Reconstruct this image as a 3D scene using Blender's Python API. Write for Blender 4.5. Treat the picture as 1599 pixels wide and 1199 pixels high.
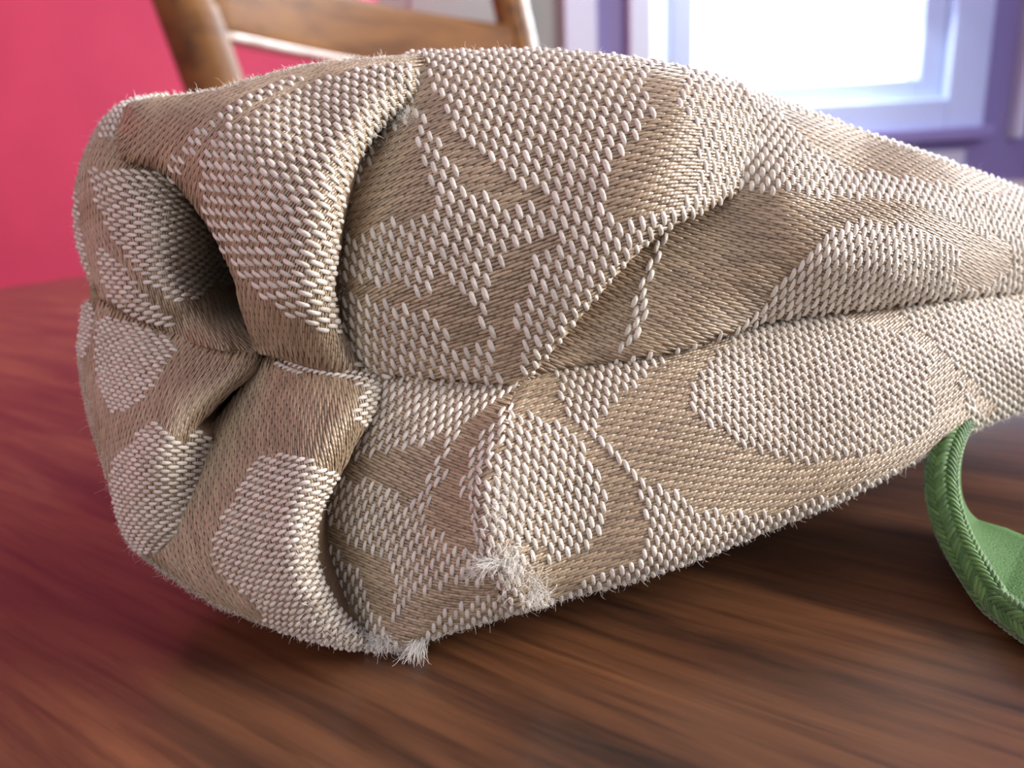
import bpy, math, random
import numpy as np
from mathutils import Vector, Matrix

for o in list(bpy.data.objects):
    bpy.data.objects.remove(o, do_unlink=True)
scene = bpy.context.scene
COL = scene.collection
rng = np.random.default_rng(7)
random.seed(7)

# ------------------------------------------------------------------ camera
W, H = 1599.0, 1199.0
LENS = 26.0
F = W / 36.0 * LENS                      # focal length in pixels of the 1599 px frame
PITCH = math.radians(15.5)
ROLL = math.radians(3.0)
CAM_H = 0.0394                           # metres above the table top
CAM = np.array([0.0, 0.0, CAM_H])
r0 = np.array([1.0, 0, 0]); u0 = np.array([0, math.sin(PITCH), math.cos(PITCH)])
FWD = np.array([0, math.cos(PITCH), -math.sin(PITCH)])
RIGHT = math.cos(ROLL) * r0 - math.sin(ROLL) * u0
UP = math.sin(ROLL) * r0 + math.cos(ROLL) * u0

cd = bpy.data.cameras.new('camera')
cam = bpy.data.objects.new('camera', cd)
COL.objects.link(cam)
M = Matrix.Identity(4)
for i in range(3):
    M[i][0], M[i][1], M[i][2], M[i][3] = RIGHT[i], UP[i], -FWD[i], CAM[i]
cam.matrix_world = M
cd.lens = LENS; cd.sensor_width = 36.0; cd.sensor_fit = 'HORIZONTAL'
cd.clip_start = 0.002; cd.clip_end = 60
cd.dof.use_dof = True
cd.dof.focus_distance = 0.0625
cd.dof.aperture_fstop = 26.0 / 0.88
scene.camera = cam

# ------------------------------------------------------------------ world, lights, exposure
world = bpy.data.worlds.new('world'); scene.world = world
world.use_nodes = True
wn = world.node_tree.nodes
wn['Background'].inputs[0].default_value = (0.80, 0.86, 1.0, 1)
wn['Background'].inputs[1].default_value = 0.46

def area(name, loc, target, sx, sy, power, color):
    l = bpy.data.lights.new(name, 'AREA')
    l.shape = 'RECTANGLE'; l.size = sx; l.size_y = sy
    l.energy = power; l.color = color
    o = bpy.data.objects.new(name, l); COL.objects.link(o)
    o.location = loc
    d = Vector(target) - Vector(loc)
    o.rotation_euler = d.to_track_quat('-Z', 'Y').to_euler()
    return o
# daylight entering by the window on the right-hand wall
area('daylight_side_window', (1.33, 0.04, 0.54), (0.0, 0.07, 0.02), 0.55, 0.5, 37.0, (1.0, 0.97, 0.94))
# added front fill from behind the camera, no known source
area('front_fill', (-0.75, -1.33, 0.62), (0.0, 0.1, 0.05), 1.0, 0.9, 7.5, (0.98, 0.99, 1.0))
# daylight entering by the window in the back wall
area('daylight_back_window', (0.70, 1.84, 0.75), (0.1, 0.2, 0.02), 0.6, 0.8, 52.0, (0.80, 0.90, 1.0))

vs = scene.view_settings
vs.view_transform = 'Standard'; vs.look = 'None'; vs.gamma = 1.0; vs.use_curve_mapping = False
vs.exposure = 0.17

# ------------------------------------------------------------------ helpers
def S2L(r, g, b):
    f = lambda c: (c / 255 / 12.92) if c / 255 <= 0.04045 else ((c / 255 + 0.055) / 1.055) ** 2.4
    return (f(r), f(g), f(b), 1.0)

def ray(x, y):
    x = np.asarray(x, float); y = np.asarray(y, float)
    a = (x - W / 2) / F; b = -(y - H / 2) / F
    return FWD + a[..., None] * RIGHT + b[..., None] * UP
def P(x, y, zmm):
    """world point on the ray of frame pixel x,y at zmm millimetres from the lens plane"""
    return CAM + ray(x, y) * (np.asarray(zmm, float)[..., None] * 0.001)
def hit(x, y, axis, val):
    d = ray(np.array(x, float), np.array(y, float))
    t = (val - CAM[axis]) / d[axis]
    return CAM + d * t

def tag(o, label=None, cat=None, group=None, kind=None):
    if label: o['label'] = label
    if cat: o['category'] = cat
    if group: o['group'] = group
    if kind: o['kind'] = kind
    return o
def empty(name, loc=(0, 0, 0)):
    o = bpy.data.objects.new(name, None); COL.objects.link(o); o.location = loc
    o.empty_display_size = 0.01
    return o
def mesh_obj(name, verts, faces, mat, parent=None, smooth=True, attrs=None):
    me = bpy.data.meshes.new(name)
    v = np.asarray(verts, np.float32)
    if isinstance(faces, np.ndarray):
        nf, k = faces.shape
        me.vertices.add(len(v)); me.vertices.foreach_set('co', v.ravel())
        me.loops.add(nf * k); me.loops.foreach_set('vertex_index', faces.astype(np.int32).ravel())
        me.polygons.add(nf)
        me.polygons.foreach_set('loop_start', np.arange(0, nf * k, k, dtype=np.int32))
        me.polygons.foreach_set('loop_total', np.full(nf, k, np.int32))
        me.update(calc_edges=True)
    else:
        me.from_pydata([tuple(map(float, p)) for p in v], [], [tuple(map(int, f)) for f in faces])
    if smooth:
        me.polygons.foreach_set('use_smooth', np.ones(len(me.polygons), bool))
    if attrs:
        for k_, a in attrs.items():
            at = me.attributes.new(k_, 'FLOAT', 'POINT')
            at.data.foreach_set('value', np.asarray(a, np.float32))
    me.validate(); me.update()
    o = bpy.data.objects.new(name, me); COL.objects.link(o)
    if mat: me.materials.append(mat)
    if parent is not None:
        o.parent = parent
        o.matrix_parent_inverse = Matrix.Translation(-Vector(world_loc(parent)))
    return o
def world_loc(o):
    l = Vector(o.location)
    return l if o.parent is None else l * 0 + Vector(parent_abs(o))
def parent_abs(o):
    # every mesh of this script is modelled in world coordinates; only empties carry an offset
    return (0, 0, 0)

def box(cx, cy, cz, sx, sy, sz, bev=0.0, rot=None):
    """bevelled box as verts, faces"""
    import bmesh
    bm = bmesh.new()
    bmesh.ops.create_cube(bm, size=1)
    for v in bm.verts: v.co = Vector((v.co.x * sx, v.co.y * sy, v.co.z * sz))
    if bev > 0:
        bmesh.ops.bevel(bm, geom=bm.edges[:] , offset=bev, segments=3, affect='EDGES', profile=0.5)
    if rot is not None: bmesh.ops.rotate(bm, verts=bm.verts[:], cent=(0, 0, 0), matrix=rot)
    for v in bm.verts: v.co += Vector((cx, cy, cz))
    bm.verts.index_update()
    V = [tuple(v.co) for v in bm.verts]; Fc = [[v.index for v in f.verts] for f in bm.faces]
    bm.free()
    return V, Fc
def box_obj(name, c, s, mat, parent=None, bev=0.0, rot=None):
    V, Fc = box(*c, *s, bev=bev, rot=rot)
    return mesh_obj(name, V, Fc, mat, parent, smooth=False)

# ------------------------------------------------------------------ materials
def new_mat(name):
    m = bpy.data.materials.new(name); m.use_nodes = True
    nt = m.node_tree
    b = nt.nodes['Principled BSDF']
    return m, nt, b
def L(nt, a, b): nt.links.new(a, b)
def node(nt, t, **kw):
    n = nt.nodes.new(t)
    for k, v in kw.items(): setattr(n, k, v)
    return n
def ramp(nt, stops):
    r = node(nt, 'ShaderNodeValToRGB')
    e = r.color_ramp.elements
    while len(e) < len(stops): e.new(0.5)
    for i, (p, c) in enumerate(stops): e[i].position = p; e[i].color = c
    return r
def plain(name, col, rough=0.6, scale=30.0, var=0.06, bump=0.0):
    m, nt, b = new_mat(name)
    tc = node(nt, 'ShaderNodeTexCoord')
    n = node(nt, 'ShaderNodeTexNoise'); n.inputs['Scale'].default_value = scale; n.inputs['Detail'].default_value = 5
    L(nt, tc.outputs['Object'], n.inputs['Vector'])
    c0 = tuple(max(0, c * (1 - var)) for c in col[:3]) + (1,); c1 = tuple(min(1, c * (1 + var)) for c in col[:3]) + (1,)
    r = ramp(nt, [(0.3, c0), (0.7, c1)])
    L(nt, n.outputs['Fac'], r.inputs[0]); L(nt, r.outputs[0], b.inputs['Base Color'])
    b.inputs['Roughness'].default_value = rough
    if bump:
        bp = node(nt, 'ShaderNodeBump'); bp.inputs['Strength'].default_value = bump; bp.inputs['Distance'].default_value = 0.002
        L(nt, n.outputs['Fac'], bp.inputs['Height']); L(nt, bp.outputs[0], b.inputs['Normal'])
    return m
def wood(name, dark, mid, light, grain_dir, sc_along, sc_across, rough, coat=0.0, spec=0.5):
    m, nt, b = new_mat(name)
    tc = node(nt, 'ShaderNodeTexCoord')
    mp = node(nt, 'ShaderNodeMapping'); mp.vector_type = 'POINT'
    mp.inputs['Rotation'].default_value = (0, 0, -grain_dir)
    L(nt, tc.outputs['Object'], mp.inputs['Vector'])
    mp2 = node(nt, 'ShaderNodeMapping'); mp2.inputs['Scale'].default_value = (sc_along, sc_across, sc_across)
    L(nt, mp.outputs[0], mp2.inputs['Vector'])
    n1 = node(nt, 'ShaderNodeTexNoise'); n1.inputs['Scale'].default_value = 1.0; n1.inputs['Detail'].default_value = 7; n1.inputs['Distortion'].default_value = 0.7; n1.inputs['Roughness'].default_value = 0.6
    L(nt, mp2.outputs[0], n1.inputs['Vector'])
    mp3 = node(nt, 'ShaderNodeMapping'); mp3.inputs['Scale'].default_value = (sc_along * 3.2, sc_across * 5.0, sc_across * 5)
    L(nt, mp.outputs[0], mp3.inputs['Vector'])
    n2 = node(nt, 'ShaderNodeTexNoise'); n2.inputs['Scale'].default_value = 1.0; n2.inputs['Detail'].default_value = 6
    L(nt, mp3.outputs[0], n2.inputs['Vector'])
    r1 = ramp(nt, [(0.30, dark), (0.47, mid), (0.70, light)])
    L(nt, n1.outputs['Fac'], r1.inputs[0])
    r2 = ramp(nt, [(0.28, (0.42, 0.36, 0.33, 1)), (0.50, (1, 1, 1, 1)), (0.8, (1.12, 1.08, 1.0, 1))])
    L(nt, n2.outputs['Fac'], r2.inputs[0])
    mx = node(nt, 'ShaderNodeMix'); mx.data_type = 'RGBA'; mx.blend_type = 'MULTIPLY'
    mx.inputs[0].default_value = 0.85
    L(nt, r1.outputs[0], mx.inputs[6]); L(nt, r2.outputs[0], mx.inputs[7])
    L(nt, mx.outputs[2], b.inputs['Base Color'])
    b.inputs['Roughness'].default_value = rough
    b.inputs['Coat Weight'].default_value = coat; b.inputs['Coat Roughness'].default_value = 0.22
    b.inputs['Specular IOR Level'].default_value = spec
    bp = node(nt, 'ShaderNodeBump'); bp.inputs['Strength'].default_value = 0.10; bp.inputs['Distance'].default_value = 0.0004
    L(nt, n2.outputs['Fac'], bp.inputs['Height']); L(nt, bp.outputs[0], b.inputs['Normal'])
    return m
def thread_mat(name, c0, c1, rough, sheen, twist, spec=0.5, metallic=0.0, aniso=0.0):
    """spun yarn: colour varies per float (attribute rnd), ply twist from attributes along / around"""
    m, nt, b = new_mat(name)
    a = node(nt, 'ShaderNodeAttribute'); a.attribute_name = 'rnd'
    r = ramp(nt, [(0.0, c0), (1.0, c1)])
    L(nt, a.outputs['Fac'], r.inputs[0]); L(nt, r.outputs[0], b.inputs['Base Color'])
    al = node(nt, 'ShaderNodeAttribute'); al.attribute_name = 'along'
    ar = node(nt, 'ShaderNodeAttribute'); ar.attribute_name = 'around'
    m1 = node(nt, 'ShaderNodeMath', operation='MULTIPLY'); m1.inputs[1].default_value = twist
    L(nt, al.outputs['Fac'], m1.inputs[0])
    m2 = node(nt, 'ShaderNodeMath', operation='MULTIPLY_ADD'); m2.inputs[1].default_value = 2.0
    L(nt, ar.outputs['Fac'], m2.inputs[0]); L(nt, m1.outputs[0], m2.inputs[2])
    sn = node(nt, 'ShaderNodeMath', operation='SINE'); L(nt, m2.outputs[0], sn.inputs[0])
    tc = node(nt, 'ShaderNodeTexCoord')
    nz = node(nt, 'ShaderNodeTexNoise'); nz.inputs['Scale'].default_value = 9000; nz.inputs['Detail'].default_value = 2
    L(nt, tc.outputs['Object'], nz.inputs['Vector'])
    ad = node(nt, 'ShaderNodeMath', operation='MULTIPLY_ADD'); ad.inputs[1].default_value = 0.35
    L(nt, sn.outputs[0], ad.inputs[0]); L(nt, nz.outputs['Fac'], ad.inputs[2])
    bp = node(nt, 'ShaderNodeBump'); bp.inputs['Strength'].default_value = 0.55; bp.inputs['Distance'].default_value = 0.00006
    L(nt, ad.outputs[0], bp.inputs['Height']); L(nt, bp.outputs[0], b.inputs['Normal'])
    b.inputs['Roughness'].default_value = rough
    b.inputs['Sheen Weight'].default_value = sheen; b.inputs['Sheen Roughness'].default_value = 0.4
    b.inputs['Specular IOR Level'].default_value = spec
    b.inputs['Metallic'].default_value = metallic
    return m

MAT = {}
MAT['cream'] = thread_mat('cream_yarn', S2L(194, 186, 174), S2L(222, 214, 203), 0.5, 0.25, 9.0, 0.45)
MAT['gold'] = thread_mat('gold_yarn', S2L(140, 119, 95), S2L(174, 151, 122), 0.33, 0.2, 14.0, 0.9)
MAT['ground'] = plain('pouch_ground_cloth', S2L(132, 108, 84), 0.7, 4000, 0.25, 0.0)
MAT['lining'] = plain('pouch_side_cloth', S2L(150, 126, 98), 0.75, 2500, 0.2, 0.0)
MAT['lint'] = plain('lint_fibre', S2L(240, 236, 228), 0.6, 100, 0.05)
MAT['crimson'] = plain('crimson_wall_paint', S2L(232, 88, 122), 0.55, 6, 0.06, 0.05)
MAT['shade_mauve'] = plain('shade_flare_wall', S2L(134, 124, 172), 0.6, 5, 0.06, 0.05)  # shade and bluish lens flare over the red wall, put into the colour
MAT['greygreen'] = plain('grey_green_paint', S2L(160, 168, 160), 0.55, 4, 0.08)
MAT['trim'] = plain('white_trim_paint', S2L(205, 210, 222), 0.4, 5, 0.04)
MAT['frame'] = plain('pale_window_frame_paint', S2L(188, 204, 232), 0.4, 5, 0.04)
MAT['chair'] = wood('honey_chair_wood', S2L(82, 52, 24), S2L(116, 76, 36), S2L(138, 96, 50), 0.9, 3, 14, 0.55, 0.0, 0.3)
MAT['edge_highlight'] = wood('chair_edge_highlight', S2L(190, 176, 160), S2L(214, 200, 186), S2L(226, 216, 206), 0.9, 6, 30, 0.25, 0.5)  # highlights on the chair edges, painted as pale wood
MAT['floor'] = plain('floor_board_paint', S2L(120, 90, 70), 0.5, 3, 0.2)
def glow(name, col, s):
    m, nt, b = new_mat(name)
    b.inputs['Base Color'].default_value = (0.8, 0.8, 0.8, 1)
    b.inputs['Emission Color'].default_value = col; b.inputs['Emission Strength'].default_value = s
    tc = node(nt, 'ShaderNodeTexCoord'); n = node(nt, 'ShaderNodeTexNoise'); n.inputs['Scale'].default_value = 2
    L(nt, tc.outputs['Object'], n.inputs['Vector'])
    r = ramp(nt, [(0.2, tuple(0.93 * c for c in col[:3]) + (1,)), (0.8, col)])
    L(nt, n.outputs['Fac'], r.inputs[0]); L(nt, r.outputs[0], b.inputs['Emission Color'])
    return m
MAT['pane'] = glow('daylit_window_pane', (0.93, 0.97, 1.0, 1), 2.6)
MAT['added_glow'] = glow('added_daylight_glow', (0.90, 0.97, 1.0, 1), 1.25)  # glow for the lit jamb and for the added fill window

# grain direction of the table from two frame points of the same streak
ga = hit(960, 905, 2, 0.0); gb = hit(1599, 1085, 2, 0.0)
GRAIN = math.atan2(gb[1] - ga[1], gb[0] - ga[0])
MAT['table'] = wood('varnished_table_wood', S2L(40, 25, 18), S2L(82, 51, 32), S2L(114, 74, 46), GRAIN, 14, 150, 0.36, 0.3, 0.5)

# ------------------------------------------------------------------ room
YW = 1.90                                   # back wall plane
ZF = -0.75
def wall_rect(name, x0, x1, z0, z1, y, mat, th=0.08):
    o = box_obj(name, ((x0 + x1) / 2, y + th / 2, (z0 + z1) / 2), (x1 - x0, th, z1 - z0), mat)
    return tag(o, kind='structure')
def wx(x, y=40): return float(hit(x, y, 1, YW)[0])
def wz(y, x=1260): return float(hit(x, y, 1, YW)[2])
box_f = tag(box_obj('floor', (0, 0.6, ZF - 0.02), (4.4, 4.0, 0.04), MAT['floor']), kind='structure')
X_red = wx(588, 0); X_door = wx(882); X_tr1 = wx(930); X_mv = wx(980)
X_f0 = wx(980); X_sp0 = wx(1015); X_sp1 = wx(1045); X_g0 = wx(1081); X_g1 = wx(1441, 60); X_fr = wx(1538, 60)
Z_g0 = wz(131); Z_f0 = wz(212); Z_sill = wz(232)
ZT = 1.7
wall_rect('wall_back_crimson', -1.9, X_red, ZF, ZT, YW - 0.25, MAT['crimson'], 0.33)
wall_rect('wall_back_shade_tint', X_tr1, X_f0, ZF, ZT, YW, MAT['shade_mauve'])
wall_rect('wall_back_right', X_fr, 1.42, ZF, ZT, YW, MAT['shade_mauve'])
wall_rect('wall_back_under_window', X_f0, X_fr, ZF, Z_sill, YW, MAT['shade_mauve'])
wall_rect('wall_back_over_window', X_f0, X_fr, 1.35, ZT, YW, MAT['shade_mauve'])
# grey-green door with white casing
d1 = wall_rect('door_1', X_red, X_door, ZF, ZT, YW + 0.02, MAT['greygreen'], 0.05)
for z0, z1 in ((-0.60, -0.05), (0.05, 0.55), (0.65, 1.2)):
    box_obj('door_panel', ((X_red + X_door) / 2, YW + 0.016, (z0 + z1) / 2), ((X_door - X_red) * 0.66, 0.014, z1 - z0), MAT['greygreen'], d1, 0.005)
wall_rect('trim_1', X_door, X_tr1, ZF, ZT, YW - 0.02, MAT['trim'], 0.08)
# window_1 in the back wall: casing, lit jamb imitated by a glowing strip, frame, pane
w1 = empty('window_1', (0, YW, 0)); tag(w1, kind='structure')
def wpart(name, x0, x1, z0, z1, y, th, mat, bev=0.004):
    return box_obj(name, ((x0 + x1) / 2, y + th / 2, (z0 + z1) / 2), (abs(x1 - x0), th, abs(z1 - z0)), mat, w1, bev)
wpart('casing', X_f0, X_sp0, Z_f0, 1.35, YW - 0.03, 0.10, MAT['trim'])
wpart('lit_jamb_glow', X_sp0, X_sp1, Z_f0, 1.35, YW + 0.05, 0.01, MAT['added_glow'], 0)  # light on the jamb, made as an emissive strip
wpart('mullion', X_sp1, X_g0, Z_f0, 1.35, YW - 0.02, 0.09, MAT['frame'])
XM = X_g1 + (X_fr - X_g1) * 0.38; ZM = Z_g0 + (Z_f0 - Z_g0) * 0.42
wpart('sash_frame', X_g1, XM, ZM, 1.35, YW + 0.0, 0.07, MAT['frame'])
wpart('casing', XM, X_fr, Z_f0, 1.35, YW - 0.03, 0.10, MAT['frame'])
wpart('sash_frame', X_g0, X_g1, ZM, Z_g0, YW + 0.0, 0.07, MAT['frame'])
wpart('casing', X_g0, XM, Z_f0, ZM, YW - 0.03, 0.10, MAT['frame'])
wpart('window_sill', X_f0 - 0.02, X_fr + 0.02, Z_sill, Z_f0, YW - 0.05, 0.12, MAT['shade_mauve'])
wpart('pane', X_g0 - 0.01, X_g1 + 0.01, Z_g0 - 0.01, 1.35, YW + 0.06, 0.006, MAT['pane'], 0)
wpart('head_rail', X_f0, X_fr, 1.27, 1.35, YW - 0.03, 0.10, MAT['frame'])
# panelled wainscot strip below the window on the right
xw0 = wx(1300, 250); xw1 = wx(1500, 250)
o = wall_rect('trim_2', xw0, xw1, ZF, wz(240, 1400), YW - 0.015, MAT['trim'], 0.02)
o = wall_rect('trim_3', wx(1578, 180), wx(1590, 180), Z_sill, ZT, YW - 0.03, MAT['trim'], 0.03)
tag(box_obj('ceiling', (-0.25, 0.3, ZT + 0.02), (3.5, 3.5, 0.04), MAT['trim']), kind='structure')
tag(box_obj('wall_front', (-0.25, -1.44, 0.475), (3.5, 0.08, 2.45), MAT['greygreen']), kind='structure')
w3 = empty('added_fill_window', (-0.75, -1.40, 0.62)); tag(w3, kind='structure')  # unseen window added to go with the front fill
for c, s_ in (((-1.30, -1.39, 0.62), (0.08, 0.03, 1.06)), ((-0.20, -1.39, 0.62), (0.08, 0.03, 1.06)), ((-0.75, -1.39, 1.12), (1.18, 0.03, 0.08)), ((-0.75, -1.39, 0.12), (1.18, 0.03, 0.08)), ((-0.75, -1.39, 0.62), (0.04, 0.025, 1.0))):
    box_obj('sash_frame', c, s_, MAT['frame'], w3, 0.004)
box_obj('pane', (-0.75, -1.397, 0.62), (1.04, 0.006, 0.94), MAT['added_glow'], w3)
# crimson wall on the left side
o = box_obj('wall_left', (-1.94, 0.3, 0.475), (0.08, 3.4, 2.45), MAT['crimson']); tag(o, kind='structure')
# right wall with a second window (outside the frame, gives the side light)
for nm, c, s in (('wall_right', (1.44, 1.15, 0.475), (0.08, 1.60, 2.45)), ('wall_right', (1.44, -0.975, 0.475), (0.08, 0.85, 2.45)),
                 ('wall_right', (1.44, -0.10, -0.35), (0.08, 0.9, 0.80)), ('wall_right', (1.44, -0.10, 1.38), (0.08, 0.9, 0.64))):
    tag(box_obj(nm, c, s, MAT['shade_mauve']), kind='structure')
w2 = empty('window_2', (1.42, -0.10, 0.55)); tag(w2, kind='structure')
for c, s_ in (((1.42, -0.52, 0.56), (0.10, 0.06, 1.06)), ((1.42, 0.32, 0.56), (0.10, 0.06, 1.06)), ((1.42, -0.10, 0.06), (0.10, 0.9, 0.06)), ((1.42, -0.10, 1.06), (0.10, 0.9, 0.06)), ((1.42, -0.10, 0.56), (0.06, 0.03, 1.0))):
    box_obj('sash_frame', c, s_, MAT['frame'], w2, 0.004)
box_obj('pane', (1.45, -0.10, 0.56), (0.006, 0.80, 0.96), MAT['pane'], w2)

# ------------------------------------------------------------------ table
e0 = hit(0, 448, 2, 0.0); e1 = hit(150, 427, 2, 0.0)
ed = (e1 - e0); ed /= np.linalg.norm(ed)
TA = math.atan2(ed[1], ed[0])
nrm = np.array([-ed[1], ed[0], 0.0])
tl, tdp = 1.5, 0.90
tc_ = (e0 + e1) / 2 + ed * 0.35 - nrm * tdp / 2
rotT = Matrix.Rotation(TA, 3, 'Z')
tb = empty('dining_table', (tc_[0], tc_[1], ZF)); tag(tb, 'varnished reddish-brown wooden dining table under the beige pouch', 'table')
TT = 0.026
box_obj('table_top', (tc_[0], tc_[1], -TT / 2), (tl, tdp, TT), MAT['table'], tb, 0.006, rotT)
for sx in (-1, 1):
    for sy in (-1, 1):
        p = tc_ + ed * sx * (tl / 2 - 0.08) + nrm * sy * (tdp / 2 - 0.08)
        box_obj('leg', (p[0], p[1], (ZF - TT) / 2), (0.06, 0.06, -ZF - TT), MAT['table'], tb, 0.006, rotT)
for s in (-1, 1):
    p = tc_ + nrm * s * (tdp / 2 - 0.08)
    box_obj('apron', (p[0], p[1], -TT - 0.04), (tl - 0.22, 0.022, 0.08), MAT['table'], tb, 0.002, rotT)
    p = tc_ + ed * s * (tl / 2 - 0.08)
    box_obj('apron', (p[0], p[1], -TT - 0.04), (0.022, tdp - 0.22, 0.08), MAT['table'], tb, 0.002, rotT)

# ------------------------------------------------------------------ chair behind the table
def sweep(path, prof, closed_caps=True, up=(0, 0, 1), ups=None):
    """sweep a closed 2-D profile (k,2) along a 3-D path; returns verts, faces"""
    path = np.asarray(path, float); n = len(path)
    t = np.gradient(path, axis=0); t /= np.linalg.norm(t, axis=1)[:, None]
    V = []; k = None
    for i in range(n):
        u = np.asarray(up if ups is None else ups[i], float)
        s = np.cross(t[i], u); s /= np.linalg.norm(s); w = np.cross(s, t[i])
        pr = prof[i] if isinstance(prof, list) else prof
        k = len(pr)
        V += [path[i] + s * a + w * b for a, b in pr]
    Fc = []
    for i in range(n - 1):
        for j in range(k):
            a = i * k + j; b = i * k + (j + 1) % k
            Fc.append([a, b, b + k, a + k])
    if closed_caps:
        Fc.append(list(range(k))[::-1]); Fc.append([(n - 1) * k + j for j in range(k)])
    return V, Fc
def superell(a, b, n=20, e=2.6):
    th = np.linspace(0, 2 * math.pi, n, endpoint=False)
    return np.stack([a * np.sign(np.cos(th)) * np.abs(np.cos(th)) ** (2 / e), b * np.sign(np.sin(th)) * np.abs(np.sin(th)) ** (2 / e)], 1)
YL, YR = 0.60, 0.95
pa = hit(287, 0, 1, YL); pb = hit(336, 135, 1, YL)
qa = hit(790, 0, 1, YR); qb = hit(806, 70, 1, YR)
ch = empty('wooden_chair', ((pb[0] + qb[0]) / 2, (YL + YR) / 2, ZF)); tag(ch, 'honey-brown wooden chair with a curved back rail beyond the table', 'chair')
def post(a, b, rad):
    # extend the back post straight from the floor to its top, tapering to the top
    d = (a - b); d = d / d[2]
    zs = np.linspace(ZF, 0.32, 16)
    path = []
    for z in zs:
        lean = d * (z - b[2]) if z > -0.30 else d * (-0.30 - b[2]) * 1.0
        p = np.array([b[0], b[1], b[2]]) + lean; p[2] = z
        path.append(p)
    prof = [superell(rad * (1.0 - 0.12 * max(0, z) / 0.4), rad * 0.8, 20) for z in zs]
    V, Fc = sweep(path, prof, up=(0.3, 1, 0))
    return mesh_obj('back_post', V, Fc, MAT['chair'], ch)
post(pa, pb, 0.0225); post(qa, qb, 0.0175)
# curved rail between the posts; a highlight is painted along the lower edge as a pale strip
zlo, zhi = None, None
A = hit(345, 64, 1, YL); B = np.array([qb[0], qb[1], 0])
zlo = A[2]; zhi = float(hit(764, 44, 1, YR)[2])
def rail(zl, zh, name, mat, th):
    n = 24; V = []; prof_z = (zl, zh)
    a2 = np.array([pb[0], YL]); b2 = np.array([qb[0], YR]); dd = b2 - a2; nn = np.array([-dd[1], dd[0]]) / np.linalg.norm(dd)
    path = []
    for i in range(n):
        t = i / (n - 1); xy = a2 + dd * t + nn * (0.030 * math.sin(math.pi * t))
        path.append((xy[0], xy[1], (zl + zh) / 2))
    V, Fc = sweep(path, superell(th / 2, (zh - zl) / 2, 24, 5))
    return mesh_obj(name, V, Fc, mat, ch)
rail(zlo + 0.006, zhi, 'back_rail', MAT['chair'], 0.018)
rail(zlo + 0.002, zlo + 0.008, 'rail_highlight', MAT['edge_highlight'], 0.022)
rail(zlo - 0.155, zlo - 0.09, 'back_rail', MAT['chair'], 0.018)
# painted highlight strip on the right post, seat and front legs (mostly hidden by the pouch)
dsd = (qa - qb) / (qa - qb)[2]
pth = [qb + dsd * z + np.array([0.0185, -0.006, 0]) for z in np.linspace(-0.10, 0.20, 8)]
V, Fc = sweep(pth, superell(0.005, 0.007, 12), up=(0, 1, 0)); mesh_obj('post_highlight', V, Fc, MAT['edge_highlight'], ch)
cxy = (np.array([pb[0], YL]) + np.array([qb[0], YR])) / 2; ddir = np.array([qb[0] - pb[0], YR - YL]); ln = np.linalg.norm(ddir); ddir /= ln; nn = np.array([-ddir[1], ddir[0]])
sc = cxy - nn * 0.20
rotC = Matrix.Rotation(math.atan2(ddir[1], ddir[0]), 3, 'Z')
box_obj('seat', (sc[0], sc[1], -0.31), (ln + 0.03, 0.42, 0.035), MAT['chair'], ch, 0.012, rotC)
for s in (-1, 1):
    p = sc + ddir * s * (ln / 2 - 0.03) - nn * 0.17
    V, Fc = sweep([(p[0], p[1], z) for z in np.linspace(ZF, -0.32, 6)], superell(0.019, 0.019, 16, 2)); mesh_obj('leg', V, Fc, MAT['chair'], ch)

# ------------------------------------------------------------------ cloth pouch: geometry kernel
def smooth_poly(pts, sub=6, closed=True):
    p = np.asarray(pts, float); n = len(p); out = []
    rngi = range(n) if closed else range(n - 1)
    for i in rngi:
        if closed: p0, p1, p2, p3 = p[(i - 1) % n], p[i], p[(i + 1) % n], p[(i + 2) % n]
        else: p0, p1, p2, p3 = p[max(i - 1, 0)], p[i], p[i + 1], p[min(i + 2, n - 1)]
        for t in np.arange(sub) / sub:
            out.append(0.5 * ((2 * p1) + (-p0 + p2) * t + (2 * p0 - 5 * p1 + 4 * p2 - p3) * t * t + (-p0 + 3 * p1 - 3 * p2 + p3) * t ** 3))
    if not closed: out.append(p[-1])
    return np.array(out)
def inside(poly, x, y):
    x = np.asarray(x, float); y = np.asarray(y, float)
    r = np.zeros(x.shape, bool)
    n = len(poly); j = n - 1
    for i in range(n):
        xi, yi = poly[i]; xj, yj = poly[j]
        if yi != yj:
            c = ((yi > y) != (yj > y)) & (x < (xj - xi) * (y - yi) / (yj - yi) + xi)
            r ^= c
        j = i
    return r
def dist_line(line, x, y, closed=False, want_pt=False):
    x = np.asarray(x, float); y = np.asarray(y, float)
    best = np.full(x.shape, 1e18); bx = np.zeros(x.shape); by = np.zeros(x.shape)
    n = len(line)
    for i in range(n if closed else n - 1):
        ax, ay = line[i]; cx, cy = line[(i + 1) % n]
        dx, dy = cx - ax, cy - ay; q = dx * dx + dy * dy + 1e-12
        t = np.clip(((x - ax) * dx + (y - ay) * dy) / q, 0, 1)
        px, py = ax + t * dx, ay + t * dy
        d = (x - px) ** 2 + (y - py) ** 2
        m = d < best
        best = np.where(m, d, best)
        if want_pt: bx = np.where(m, px, bx); by = np.where(m, py, by)
    return (np.sqrt(best), bx, by) if want_pt else np.sqrt(best)

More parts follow.
